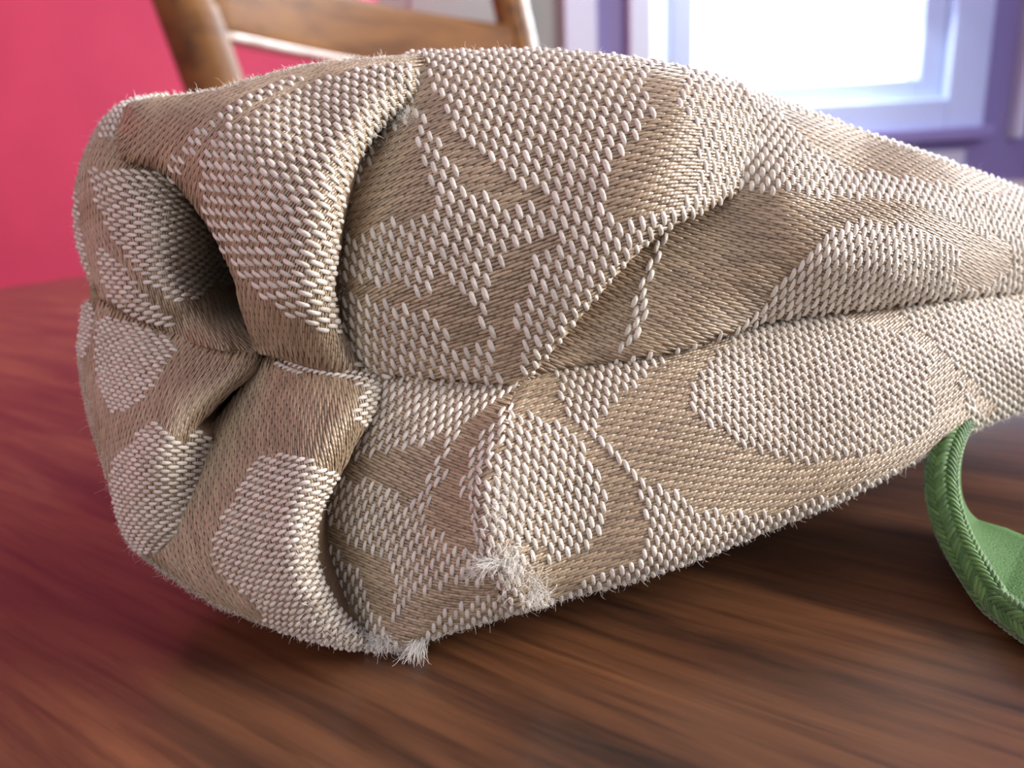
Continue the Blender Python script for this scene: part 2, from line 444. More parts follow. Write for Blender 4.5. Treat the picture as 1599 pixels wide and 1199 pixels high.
class Patch:
    def __init__(s, name, poly, zc, rolls, dirs, default, regions):
        s.name = name; s.poly = smooth_poly(poly, 5); s.rolls = [(smooth_poly(p, 4, False), R, k) for p, R, k in rolls]
        s.dirs = np.array(dirs, float); s.default = default
        s.regions = [(kind, smooth_poly(p, 4)) for kind, p in regions]
        c = np.array(zc, float); c[:, 2] -= np.maximum(0, c[:, 0] - 900) / 700 * 6.5; s.c = c[:, :2] / 100; z = c[:, 2]
        n = len(c)
        K = s.kern(s.c, s.c) + np.eye(n) * 0.02
        Pm = np.c_[np.ones(n), s.c]
        Amat = np.block([[K, Pm], [Pm.T, np.zeros((3, 3))]])
        s.w = np.linalg.solve(Amat, np.r_[z, 0, 0, 0])
    @staticmethod
    def kern(a, b):
        r2 = ((a[:, None, :] - b[None]) ** 2).sum(-1)
        return 0.5 * r2 * np.log(r2 + 1e-9)
    def z(s, x, y):
        sh = np.shape(x); q = np.c_[np.ravel(x), np.ravel(y)] / 100
        n = len(s.c)
        out = np.empty(len(q))
        for a in range(0, len(q), 60000):
            qq = q[a:a + 60000]
            out[a:a + 60000] = s.kern(qq, s.c) @ s.w[:n] + np.c_[np.ones(len(qq)), qq] @ s.w[n:]
        zz = out.reshape(sh)
        add = 0
        for ln_, R, k in s.rolls:
            d = dist_line(ln_, x, y)
            q_ = np.clip((R - d) / R, 0, 0.995)
            add = add + k * (R * zz / F) * (1 - np.sqrt(1 - q_ * q_))
        return zz + add
    def exc(s, x, y):
        """extra arc length of the rolled edges, per roll (px)"""
        res = []
        for ln_, R, k in s.rolls:
            d = dist_line(ln_, x, y); q_ = np.clip((R - d) / R, 0, 0.995)
            res.append((R * (np.arcsin(q_) - q_)) / 100)
        return res
    def S(s, x, y): return P(x, y, s.z(x, y))
    def frame(s, x, y, e=1.0):
        Sx = (s.S(x + e, y) - s.S(x - e, y)) / (2 * e) * 1000
        Sy = (s.S(x, y + e) - s.S(x, y - e)) / (2 * e) * 1000
        n = np.cross(Sy, Sx); n /= np.linalg.norm(n, axis=-1)[..., None]
        # towards the camera
        v = ray(x, y); flip = (n * v).sum(-1) > 0
        n = np.where(flip[..., None], -n, n)
        return Sx, Sy, n
    def theta(s, x, y):
        d2 = (x[..., None] - s.dirs[:, 0]) ** 2 + (y[..., None] - s.dirs[:, 1]) ** 2 + 100
        w = 1 / d2 ** 1.5
        a = np.radians(s.dirs[:, 2]) * 2
        th = 0.5 * np.arctan2((w * np.sin(a)).sum(-1), (w * np.cos(a)).sum(-1))
        rf = 0.5 * math.atan2(np.sin(a).mean(), np.cos(a).mean())
        return np.where(np.cos(th - rf) < 0, th + math.pi, th)
    def basis(s, x, y):
        X = (x - s.x0) / s.sc; Y = (y - s.y0) / s.sc
        cols = [X ** i * Y ** j for i in range(6) for j in range(6 - i) if i + j > 0]
        for e in s.exc(x, y):
            cols += [e, e * X, e * Y, e * X * X, e * X * Y, e * Y * Y]
        return np.stack(cols, -1)
    def fit(s):
        xs = np.arange(s.poly[:, 0].min(), min(s.poly[:, 0].max(), 1700), 9.0); ys = np.arange(s.poly[:, 1].min(), s.poly[:, 1].max(), 9.0)
        gx, gy = np.meshgrid(xs, ys); m = inside(s.poly, gx, gy); x = gx[m]; y = gy[m]
        s.x0, s.y0 = x.mean(), y.mean(); s.sc = max(np.ptp(x), np.ptp(y)) / 2
        Sx, Sy, n = s.frame(x, y)
        th = s.theta(x, y); a = np.c_[np.cos(th), np.sin(th)]
        t3 = Sx * a[:, :1] + Sy * a[:, 1:]; tl_ = np.linalg.norm(t3, axis=1); that = t3 / tl_[:, None]
        q3 = np.cross(n, that)
        # px vector b with J b = q3
        G11 = (Sx * Sx).sum(1); G12 = (Sx * Sy).sum(1); G22 = (Sy * Sy).sum(1); r1 = (Sx * q3).sum(1); r2 = (Sy * q3).sum(1)
        det = G11 * G22 - G12 ** 2
        b = np.c_[(G22 * r1 - G12 * r2) / det, (G11 * r2 - G12 * r1) / det]
        a = a / tl_[:, None]
        e = 0.5
        Bx = (s.basis(x + e, y) - s.basis(x - e, y)) / (2 * e); By = (s.basis(x, y + e) - s.basis(x, y - e)) / (2 * e)
        Da = Bx * a[:, :1] + By * a[:, 1:]; Db = Bx * b[:, :1] + By * b[:, 1:]
        Am = np.r_[Da, Db]; nb = Am.shape[1]
        reg = np.eye(nb) * 0.05
        rhsU = np.r_[np.zeros(len(x)), np.ones(len(x)), np.zeros(nb)]
        rhsV = np.r_[np.ones(len(x)), np.zeros(len(x)), np.zeros(nb)]
        Am = np.r_[Am, reg]
        s.cu = np.linalg.lstsq(Am, rhsU, rcond=None)[0]; s.cv = np.linalg.lstsq(Am, rhsV, rcond=None)[0]
    def cache(s):
        """sample depth, normal and weave coordinates once on a fine grid; everything else looks them up"""
        s.fit()
        g = s.g = 2.0
        s.gx0 = s.poly[:, 0].min() - 24; s.gy0 = s.poly[:, 1].min() - 24
        xs = np.arange(s.gx0, min(s.poly[:, 0].max() + 24, 1724), g); ys = np.arange(s.gy0, s.poly[:, 1].max() + 24, g)
        gx, gy = np.meshgrid(xs, ys); s.shape = gx.shape
        Z = s.z(gx, gy)
        Sf = P(gx, gy, Z)
        Sx = np.gradient(Sf, axis=1); Sy = np.gradient(Sf, axis=0)
        n = np.cross(Sy, Sx); n /= np.linalg.norm(n, axis=-1)[..., None] + 1e-20
        flip = (n * ray(gx, gy)).sum(-1) > 0; n = np.where(flip[..., None], -n, n)
        B_ = s.basis(gx, gy); U = B_ @ s.cu; V = B_ @ s.cv
        Uy, Ux = np.gradient(U, g); Vy, Vx = np.gradient(V, g)
        ins = inside(s.poly, gx, gy).astype(float)
        s.G = np.stack([Z, n[..., 0], n[..., 1], n[..., 2], U, V, Ux, Uy, Vx, Vy, ins], -1)
        s.dense = (gx, gy)
    def look(s, x, y, ch):
        fx = np.clip((x - s.gx0) / s.g, 0, s.shape[1] - 1.001); fy = np.clip((y - s.gy0) / s.g, 0, s.shape[0] - 1.001)
        ix = fx.astype(int); iy = fy.astype(int); tx = (fx - ix)[..., None]; ty = (fy - iy)[..., None]
        A = s.G[..., ch]
        return (A[iy, ix] * (1 - tx) + A[iy, ix + 1] * tx) * (1 - ty) + (A[iy + 1, ix] * (1 - tx) + A[iy + 1, ix + 1] * tx) * ty
    def step(s, x, y, du, dv, keep=False):
        q = s.look(x, y, slice(6, 10)); a, b, c, d = q[..., 0], q[..., 1], q[..., 2], q[..., 3]
        det = a * d - b * c; det = np.where(np.abs(det) < 1e-5, 1e-5, det)
        dx = (d * du - b * dv) / det; dy = (-c * du + a * dv) / det
        l = np.hypot(dx, dy); k = np.minimum(1, 14 / np.maximum(l, 1e-9))
        nx_, ny_ = x + dx * k, y + dy * k
        if keep:                                   # a float ends where the cloth ends
            out = s.look(nx_, ny_, slice(10, 11))[..., 0] < 0.5
            nx_ = np.where(out, x + (nx_ - x) * 0.08, nx_); ny_ = np.where(out, y + (ny_ - y) * 0.08, ny_)
        return nx_, ny_
    def uv(s, x, y):
        q = s.look(x, y, slice(4, 6)); return q[..., 0], q[..., 1]
    def is_cream(s, x, y):
        r = np.full(np.shape(x), s.default == 'cream')
        for kind, p in s.regions:
            r = np.where(inside(p, x, y), kind == 'cream', r)
        return r
    def lattice(s, pu, pv, shift):
        """all lattice nodes (u = i*pu, v = j*pv + shift(i)) that fall inside the patch, as px"""
        gx, gy = s.dense; m = (s.G[..., 10] > 0.5) & (gx < 1690); x = gx[m]; y = gy[m]
        U = s.G[..., 4][m]; V = s.G[..., 5][m]
        i = np.round(U / pu); sh = shift(i)
        j = np.round((V - sh) / pv)
        du = U - i * pu; dv = V - (j * pv + sh)
        key = (i + 5000) * 20000 + (j + 5000)
        o = np.lexsort((du * du + dv * dv, key)); ks = key[o]
        first = np.r_[True, ks[1:] != ks[:-1]]; sel = o[first]
        x, y, i, j = x[sel], y[sel], i[sel], j[sel]
        tu, tv = i * pu, j * pv + shift(i)
        for _ in range(3):
            u, v = s.uv(x, y); x, y = s.step(x, y, tu - u, tv - v)
        u, v = s.uv(x, y)
        ok = (np.hypot(u - tu, v - tv) < 0.15) & inside(s.poly, x, y)
        return x[ok], y[ok], i[ok], j[ok]
    def threads(s, x, y, half, along_v, width, flat, h0, arch, npt, nside, rnd, jit):
        """tubes that follow the cloth from -half to +half (mm) about the nodes"""
        n = len(x); k = (npt - 1) // 2
        ts = np.linspace(-1, 1, npt)
        X = np.zeros((n, npt)); Y = np.zeros((n, npt)); X[:, k] = x; Y[:, k] = y
        for sg in (1, -1):
            cx, cy = x.copy(), y.copy()
            for q in range(1, k + 1):
                st = sg * half / k
                cx, cy = s.step(cx, cy, st * 0 if along_v else st, st if along_v else st * 0, True)
                X[:, k + sg * q] = cx; Y[:, k + sg * q] = cy
        q4 = s.look(X, Y, slice(0, 4))
        pts = P(X, Y, q4[..., 0]); nr = q4[..., 1:4]; nr = nr / (np.linalg.norm(nr, axis=-1)[..., None] + 1e-12)
        prof = np.sqrt(np.clip(1 - np.abs(ts) ** (2.4 if along_v else 4), 0, 1))
        hgt = h0 + arch * (1 - ts[None] ** 2) + jit[:, None]
        pts = pts + nr * (hgt * 0.001)[..., None]
        t = np.gradient(pts, axis=1); t /= (np.linalg.norm(t, axis=2)[..., None] + 1e-12)
        sd = np.cross(nr, t); sd /= (np.linalg.norm(sd, axis=2)[..., None] + 1e-12)
        up = np.cross(t, sd)
        phi = np.linspace(0, 2 * math.pi, nside, endpoint=False)
        rad = (0.22 + 0.78 * prof) * 0.5e-3
        wd = width if np.ndim(width) else np.full(n, width)
        V = pts[:, :, None, :] + sd[:, :, None, :] * (np.cos(phi)[None, None, :, None] * rad[None, :, None, None] * wd[:, None, None, None]) \
            + up[:, :, None, :] * (np.sin(phi)[None, None, :, None] * rad[None, :, None, None] * wd[:, None, None, None] * flat)
        base = np.arange(n)[:, None, None] * npt * nside
        a = np.arange(npt - 1)[None, :, None] * nside; b = np.arange(nside)[None, None, :]; b2 = (b + 1) % nside
        f = np.stack([base + a + b, base + a + b2, base + a + nside + b2, base + a + nside + b], -1).reshape(-1, 4)
        al = np.broadcast_to((ts * half)[None, :, None], (n, npt, nside)) + rnd[:, None, None] * 3
        ar = np.broadcast_to(phi[None, None, :], (n, npt, nside))
        rd = np.broadcast_to(rnd[:, None, None], (n, npt, nside))
        bad = ~np.isfinite(V).all(-1); V[bad] = 0
        ext = np.ptp(V.reshape(n, -1, 3), axis=1).max(1)
        good = (ext < 0.008)
        if not good.all():
            return s.threads(x[good], y[good], half, along_v, wd[good], flat, h0, arch, npt, nside, rnd[good], jit[good])
        return V.reshape(-1, 3), f, dict(rnd=rd.ravel(), along=al.ravel(), around=ar.ravel())
    def base_mesh(s, skirt=0.005, g=5.0):
        xs = np.arange(s.poly[:, 0].min() - 2 * g, s.poly[:, 0].max() + 2 * g, g); ys = np.arange(s.poly[:, 1].min() - 2 * g, s.poly[:, 1].max() + 2 * g, g)
        gx, gy = np.meshgrid(xs, ys); ins = inside(s.poly, gx, gy)
        cell = ins[:-1, :-1] | ins[1:, :-1] | ins[:-1, 1:] | ins[1:, 1:]
        d, bx, by = dist_line(s.poly, gx, gy, True, True)
        X = np.where(ins, gx, bx); Y = np.where(ins, gy, by)
        idx = -np.ones(gx.shape, int)
        ny, nx = gx.shape
        I = np.arange(ny * nx).reshape(ny, nx)
        f = np.stack([I[:-1, :-1][cell], I[1:, :-1][cell], I[1:, 1:][cell], I[:-1, 1:][cell]], -1)
        used = np.unique(f); mp = -np.ones(ny * nx, int); mp[used] = np.arange(len(used)); f = mp[f]
        V = s.S(X.ravel()[used], Y.ravel()[used])
        # boundary edges -> skirt going straight back into the pouch
        e = np.r_[f[:, [0, 1]], f[:, [1, 2]], f[:, [2, 3]], f[:, [3, 0]]]
        ks = np.sort(e, 1); key = ks[:, 0] * 10_000_000 + ks[:, 1]
        u, ix, cnt = np.unique(key, return_index=True, return_counts=True)
        be = e[ix[cnt == 1]]
        bv = np.unique(be); mp2 = -np.ones(len(V), int); mp2[bv] = len(V) + np.arange(len(bv))
        back = V[bv] + np.array([0, skirt, 0])
        sk = np.c_[be[:, 1], be[:, 0], mp2[be[:, 0]], mp2[be[:, 1]]]
        return np.r_[V, back], np.r_[f, sk]

C, G = 'cream', 'gold'
patches = []
# upper left fold with the rolled lip
top1 = [(186, 200), (196, 170), (215, 155), (330, 139), (480, 100), (600, 88), (655, 84)]
lip1 = [(668, 120), (660, 150), (625, 175), (590, 205), (560, 250), (543, 300), (532, 350), (527, 400), (522, 450), (530, 500), (548, 540), (575, 568)]
low1 = [(400, 547), (378, 490), (366, 440), (345, 390), (312, 335), (285, 300), (262, 276), (230, 262), (200, 258)]
patches.append(Patch('upper_left',
    [(186, 200), (196, 170), (215, 155), (330, 139), (480, 100), (600, 88), (655, 84), (672, 110), (662, 150), (625, 175), (590, 205), (560, 250), (543, 300), (532, 350), (527, 400), (522, 450), (530, 500), (548, 540), (575, 568), (612, 585), (600, 596), (520, 584), (430, 558), (400, 547), (378, 490), (366, 440), (345, 390), (312, 335), (285, 300), (262, 276), (230, 262), (200, 258), (186, 235)],
    [(200, 200, 70), (300, 170, 67), (330, 260, 63.5), (420, 220, 61.5), (420, 330, 60), (480, 160, 65), (500, 300, 58.8), (500, 420, 59.3), (560, 180, 62.5), (640, 120, 65.5), (500, 490, 60.5), (430, 480, 61.5), (370, 400, 63), (300, 300, 66), (240, 230, 69), (450, 540, 64), (530, 560, 63.5), (600, 588, 65.5), (400, 530, 66)],
    [(top1, 40, 1.4), (lip1, 54, 1.75), (low1, 24, 1.5)],
    [(350, 230, 48), (420, 300, 46), (400, 380, 40), (470, 360, 38), (460, 440, 30), (525, 420, 6), (535, 330, 28), (560, 250, 45), (600, 195, 62), (640, 150, 68), (520, 490, 8), (560, 130, 50), (450, 150, 48), (300, 200, 52), (230, 210, 60), (450, 540, 15), (560, 565, 15)],
    G, [(C, [(328, 225), (400, 172), (480, 135), (560, 110), (640, 100), (670, 120), (662, 152), (600, 202), (550, 270), (533, 340), (527, 420), (525, 480), (535, 520), (500, 518), (450, 492), (400, 452), (350, 392), (320, 330), (315, 275)]),
        (C, [(252, 272), (290, 225), (335, 185), (420, 138), (470, 118), (472, 126), (425, 148), (345, 195), (305, 235), (268, 282)]),
        (C, [(560, 562), (590, 568), (612, 585), (600, 598), (565, 588)])]))
# far left fold
left2 = [(262, 146), (215, 152), (190, 162), (158, 190), (130, 245), (116, 310), (120, 375), (135, 425), (150, 458)]
patches.append(Patch('far_left',
    [(215, 152), (262, 146), (275, 180), (285, 260), (330, 330), (372, 420), (385, 480), (404, 548), (380, 552), (330, 545), (280, 530), (230, 508), (185, 485), (150, 458), (135, 425), (120, 375), (116, 310), (130, 245), (158, 190), (190, 162)],
    [(150, 300, 72), (130, 350, 75), (200, 200, 74), (230, 160, 75), (190, 330, 70), (230, 400, 68.5), (200, 450, 70), (290, 360, 71.5), (320, 400, 76.5), (345, 440, 83), (300, 470, 70), (350, 520, 69), (400, 548, 68.5), (260, 250, 73), (150, 440, 73.5), (280, 515, 70), (305, 310, 75), (370, 450, 87)],
    [(left2, 36, 1.6), ([(150, 458), (185, 485), (230, 508), (280, 530), (330, 545), (400, 552)], 14, 1.4)],
    [(190, 290, 8), (230, 330, 8), (230, 420, -12), (290, 450, -15), (180, 440, -20), (150, 350, 10), (200, 180, 60), (330, 510, 0), (200, 240, 75)],
    G, [(C, [(158, 195), (195, 158), (262, 144), (262, 152), (200, 186), (168, 220)]),
        (C, [(138, 262), (180, 268), (262, 275), (300, 330), (375, 440), (335, 440), (292, 474), (240, 450), (190, 390), (158, 330)]),
        (C, [(158, 385), (200, 425), (240, 468), (275, 505), (240, 506), (190, 480), (160, 440)]),
        (C, [(114, 300), (122, 290), (128, 360), (142, 420), (132, 425), (116, 370)])]))
# upper centre panel
top3 = [(640, 80), (740, 79), (830, 77), (920, 82), (1000, 92), (1090, 109), (1150, 128)]
edge3 = [(1140, 308), (1080, 340), (1030, 365), (985, 403), (945, 447), (905, 495), (868, 540), (838, 575), (815, 596)]
patches.append(Patch('upper_centre',
    [(640, 80), (740, 79), (830, 77), (920, 82), (1000, 92), (1090, 109), (1150, 128), (1175, 160), (1190, 220), (1180, 280), (1140, 308), (1080, 340), (1030, 365), (985, 403), (945, 447), (905, 495), (868, 540), (838, 575), (815, 596), (795, 603), (740, 597), (690, 592), (600, 588), (560, 575), (500, 540), (480, 450), (480, 350), (510, 250), (560, 180), (620, 120)],
    [(540, 300, 66), (530, 420, 65.5), (580, 520, 64.5), (620, 560, 65), (700, 580, 64.8), (800, 595, 64.5), (600, 400, 63), (700, 400, 61.5), (800, 400, 61), (640, 230, 64), (660, 120, 67), (750, 200, 63), (850, 150, 64), (850, 300, 61), (950, 200, 62.5), (1000, 300, 61), (940, 420, 61), (880, 500, 61.8), (1060, 180, 64), (1060, 300, 62.8), (1110, 250, 65.6), (1150, 220, 68.6), (1175, 260, 70.6), (1140, 150, 69), (1000, 110, 66.5), (800, 100, 66.5), (720, 500, 62.5), (480, 400, 70), (500, 500, 69), (560, 190, 70)],
    [(top3, 42, 1.5), (edge3, 18, 1.6), ([(815, 596), (795, 603), (740, 597), (690, 592), (600, 588)], 10, 1.5)],
    [(620, 350, 70), (700, 270, 65), (850, 180, 68), (950, 200, 66), (1000, 270, 66), (650, 500, 68), (780, 450, 76), (860, 430, 72), (1100, 230, 86), (1090, 320, 92), (550, 340, 78), (680, 150, 75), (880, 520, 60), (1060, 130, 66), (700, 560, 65), (1150, 230, 88)],
    C, [(G, [(612, 202), (655, 192), (652, 215), (657, 250), (670, 300), (682, 330), (640, 340), (600, 346), (570, 362), (525, 378), (525, 350), (555, 300), (588, 240)]),
        (G, [(640, 112), (662, 100), (682, 150), (702, 190), (722, 222), (765, 262), (800, 282), (850, 298), (860, 314), (830, 324), (780, 318), (745, 298), (712, 262), (688, 218), (668, 190), (648, 150)]),
        (G, [(525, 438), (580, 442), (620, 446), (660, 457), (680, 437), (712, 440), (730, 470), (742, 495), (752, 538), (715, 548), (702, 525), (687, 500), (650, 487), (620, 476), (562, 462), (525, 456)]),
        (G, [(868, 360), (876, 376), (842, 402), (822, 437), (812, 472), (806, 510), (808, 560), (816, 594), (795, 602), (785, 588), (776, 560), (770, 500), (772, 450), (788, 410), (815, 386)]),
        (G, [(1005, 128), (1045, 104), (1068, 125), (1052, 160), (1076, 190), (1087, 225), (1087, 270), (1072, 302), (1050, 332), (1000, 346), (960, 336), (950, 302), (945, 270), (970, 240), (1000, 208), (1022, 172)])]))
# upper right panel
top4 = [(1010, 96), (1090, 113), (1200, 149), (1280, 178), (1350, 205), (1440, 237), (1520, 265), (1599, 296), (1800, 375)]
seam4 = [(1700, 452), (1599, 460), (1500, 466), (1400, 478), (1300, 489), (1200, 502), (1170, 512), (1100, 537), (1010, 560), (880, 580), (820, 603)]
patches.append(Patch('upper_right',
    [(1010, 96), (1090, 113), (1200, 149), (1280, 178), (1350, 205), (1440, 237), (1520, 265), (1599, 296), (1800, 375), (1950, 450), (1950, 470), (1800, 450), (1700, 452), (1599, 460), (1500, 466), (1400, 478), (1300, 489), (1200, 502), (1170, 512), (1100, 537), (1010, 560), (880, 580), (820, 603), (790, 600), (850, 520), (930, 430), (1000, 370), (1060, 300), (1100, 200)],
    [(840, 580, 65.5), (900, 540, 65.8), (960, 480, 66), (1050, 420, 67), (1000, 540, 66.3), (1100, 500, 67.6), (1150, 350, 69), (1160, 250, 69.8), (1120, 200, 71), (1100, 130, 74), (1220, 260, 69.6), (1220, 170, 76), (1300, 300, 71.5), (1300, 420, 69.5), (1180, 440, 68.2), (1200, 495, 71.5), (1300, 480, 73.5), (1400, 440, 73.5), (1400, 300, 75), (1350, 220, 79), (1500, 300, 80), (1500, 420, 78.5), (1400, 472, 77), (1599, 380, 85), (1599, 450, 88), (1599, 305, 89), (1800, 410, 97), (1950, 460, 106)],
    [(top4, 45, 1.5), (seam4, 15, 1.5)],
    [(1170, 230, 86), (1250, 260, 82), (1400, 270, 66), (1500, 310, 64), (1300, 230, 70), (1350, 430, 122), (1250, 450, 120), (1420, 430, 122), (1500, 410, 118), (1000, 470, 115), (1100, 420, 112), (900, 540, 112), (1300, 320, 100), (1550, 370, 95)],
    C, [(G, [(810, 600), (860, 500), (940, 420), (1000, 370), (1060, 330), (1140, 305), (1225, 300), (1300, 308), (1400, 315), (1470, 335), (1520, 368), (1562, 368), (1582, 400), (1560, 432), (1500, 452), (1490, 420), (1500, 402), (1480, 390), (1440, 366), (1400, 353), (1350, 346), (1290, 366), (1250, 402), (1210, 442), (1180, 492), (1100, 532), (1000, 557), (900, 576)]),
        (C, [(1026, 372), (1038, 372), (1018, 430), (1010, 470), (1008, 500), (994, 530), (962, 545), (975, 520), (990, 470), (1006, 430)]),
        (G, [(1215, 168), (1280, 185), (1400, 228), (1500, 262), (1560, 286), (1565, 306), (1480, 292), (1400, 276), (1320, 262), (1265, 226)])]))
# lower right panel
bot5 = [(1800, 570), (1700, 605), (1599, 641), (1500, 682), (1400, 738), (1300, 788), (1200, 828), (1100, 869), (1000, 905), (880, 935), (840, 950)]
lef5 = [(790, 940), (770, 900), (750, 850), (738, 800), (738, 750), (755, 700), (778, 655), (800, 598)]
seam5 = [(880, 574), (1010, 557), (1100, 533), (1170, 508), (1300, 484), (1400, 472), (1500, 460), (1599, 455)]
patches.append(Patch('lower_right',
    [(800, 598), (880, 574), (1010, 557), (1100, 533), (1170, 508), (1300, 484), (1400, 472), (1500, 460), (1599, 455), (1700, 446), (1800, 445), (1950, 465), (1950, 520), (1800, 570), (1700, 605), (1599, 641), (1500, 682), (1400, 738), (1300, 788), (1200, 828), (1100, 869), (1000, 905), (880, 935), (840, 950), (790, 940), (770, 900), (750, 850), (738, 800), (738, 750), (755, 700), (778, 655)],
    [(805, 605, 65), (790, 660, 62), (770, 720, 60), (765, 790, 58.8), (800, 860, 59), (850, 920, 61.5), (860, 700, 61.3), (900, 780, 61.5), (950, 620, 64.5), (900, 590, 65.5), (1000, 700, 63.5), (1000, 850, 63), (1100, 600, 67), (1100, 545, 69.5), (1200, 520, 72.5), (1200, 620, 69), (1150, 760, 66.5), (1200, 810, 68.5), (1300, 500, 75), (1300, 600, 71.5), (1350, 720, 72), (1400, 490, 78), (1450, 600, 76), (1500, 470, 82), (1500, 660, 79.5), (1599, 470, 88), (1599, 550, 83), (1599, 630, 86), (1800, 500, 95), (1950, 490, 105)],
    [(bot5, 32, 1.5), (lef5, 24, 1.5), (seam5, 16, 1.3)],
    [(920, 600, 72), (850, 720, 66), (1200, 600, 62), (1350, 600, 54), (1450, 530, 45), (1400, 690, 76), (1100, 830, 82), (1500, 500, 42), (1560, 570, 62), (900, 840, 84), (800, 830, 68), (1000, 800, 76), (1000, 640, 66), (1150, 730, 68), (820, 640, 60), (1300, 760, 82), (870, 920, 80)],
    C, [(G, [(1030, 566), (1000, 595), (950, 640), (930, 666), (962, 705), (1002, 745), (1060, 772), (1100, 796), (1200, 800), (1300, 772), (1400, 732), (1480, 695), (1512, 655), (1502, 620), (1490, 580), (1472, 558), (1448, 575), (1455, 620), (1460, 640), (1430, 680), (1380, 700), (1300, 716), (1230, 720), (1150, 690), (1100, 656), (1075, 625), (1085, 590), (1110, 560), (1150, 522), (1090, 545)]),
        (G, [(1310, 485), (1390, 478), (1420, 505), (1470, 550), (1522, 602), (1552, 632), (1540, 650), (1500, 600), (1452, 552), (1400, 516), (1330, 502)]),
        (G, [(795, 600), (862, 584), (882, 640), (920, 680), (962, 718), (985, 742), (1002, 790), (1006, 840), (1000, 872), (950, 892), (890, 918), (845, 935), (800, 900), (770, 830), (760, 760), (775, 680)]),
        (C, [(800, 645), (850, 652), (900, 690), (935, 730), (946, 780), (936, 832), (900, 850), (850, 858), (790, 845), (755, 800), (765, 740), (785, 690)]),
        (C, [(790, 850), (850, 862), (900, 850), (930, 850), (880, 875), (830, 880), (800, 930), (775, 900), (760, 850)])]))
# lower centre panel
patches.append(Patch('lower_centre',
    [(600, 590), (690, 592), (800, 602), (800, 625), (795, 665), (775, 715), (765, 760), (765, 800), (780, 850), (810, 900), (850, 925), (850, 948), (790, 962), (700, 988), (650, 1005), (625, 1014), (600, 1016), (560, 990), (500, 930), (470, 870), (470, 800), (500, 740), (540, 690), (570, 640)],
    [(610, 598, 66), (700, 600, 65.5), (790, 606, 65.2), (650, 650, 64), (740, 660, 63), (780, 660, 61.8), (560, 700, 65.5), (520, 760, 66), (600, 750, 63.5), (700, 750, 61.5), (745, 760, 59.8), (755, 820, 59.5), (650, 850, 62.5), (550, 850, 65), (500, 850, 67), (600, 930, 63.5), (700, 900, 61), (780, 890, 60), (840, 930, 62.5), (700, 970, 62.5), (620, 1000, 63), (550, 960, 66)],
    [([(850, 948), (790, 962), (700, 988), (650, 1005), (625, 1014), (600, 1016)], 22, 1.5), ([(800, 625), (795, 665), (775, 715), (765, 760), (765, 800), (780, 850), (810, 900)], 10, 1.2)],
    [(700, 640, 122), (600, 650, 120), (560, 700, 122), (580, 800, 106), (650, 860, 99), (680, 920, 100), (750, 930, 80), (690, 720, 118), (760, 700, 118), (720, 800, 105), (560, 920, 88), (620, 980, 95)],
    C, [(G, [(800, 615), (785, 640), (758, 672), (730, 716), (722, 760), (730, 800), (742, 840), (722, 864), (690, 832), (668, 800), (700, 740), (680, 735), (650, 772), (625, 782), (600, 752), (525, 748), (515, 738), (552, 720), (640, 702), (690, 682), (745, 650)]),
        (C, [(712, 672), (722, 664), (726, 676), (704, 704), (690, 740), (676, 780), (662, 800), (656, 790), (672, 740), (690, 705)]),
        (G, [(490, 802), (532, 830), (550, 854), (612, 886), (614, 975), (600, 965), (580, 945), (575, 910), (545, 876), (490, 836)]),
        (G, [(768, 908), (720, 915), (675, 922), (635, 946), (622, 975), (606, 1000), (650, 1006), (675, 968), (700, 950), (750, 932), (785, 915)])]))
# lower middle fold
lip7 = [(612, 592), (605, 615), (585, 645), (560, 685), (540, 725), (520, 760), (503, 795), (495, 835), (497, 880), (515, 925), (545, 965), (580, 995)]
bot7 = [(605, 1017), (560, 1016), (500, 1004), (440, 986), (390, 968), (340, 948), (290, 920), (250, 890)]
patches.append(Patch('lower_middle',
    [(408, 556), (500, 572), (560, 583), (612, 592), (605, 615), (585, 645), (560, 685), (540, 725), (520, 760), (503, 795), (495, 835), (497, 880), (515, 925), (545, 965), (580, 995), (605, 1017), (560, 1016), (500, 1004), (440, 986), (390, 968), (340, 948), (290, 920), (250, 890), (235, 860), (250, 800), (290, 720), (340, 650), (380, 600)],
    [(415, 562, 68), (500, 580, 65), (600, 596, 65), (560, 650, 61.5), (480, 640, 62.5), (420, 640, 64.5), (390, 660, 66), (350, 700, 66.5), (310, 770, 66), (290, 830, 65.5), (400, 760, 62.5), (450, 720, 61), (530, 720, 60), (480, 830, 58.8), (420, 850, 60.5), (350, 850, 63), (340, 920, 64.5), (450, 940, 60.5), (510, 940, 59.5), (570, 1000, 62), (430, 975, 62.5), (260, 870, 67), (360, 630, 69)],
    [(lip7, 52, 1.7), (bot7, 26, 1.5), ([(408, 556), (500, 572), (560, 583), (612, 592)], 10, 1.5)],
    [(400, 770, -24), (420, 850, -34), (490, 850, -14), (500, 920, -25), (480, 640, -12), (540, 700, -22), (590, 610, -15), (360, 700, -10), (380, 900, -40), (310, 800, -10), (450, 960, -45), (560, 990, -60), (430, 600, -8)],
    G, [(C, [(330, 865), (350, 805), (380, 755), (402, 716), (470, 712), (500, 728), (532, 738), (505, 790), (495, 830), (500, 880), (520, 930), (560, 980), (612, 1018), (500, 1008), (430, 980), (380, 925), (345, 895)]),
        (C, [(440, 560), (600, 580), (618, 595), (590, 645), (570, 670), (548, 645), (562, 602), (450, 580)])]))
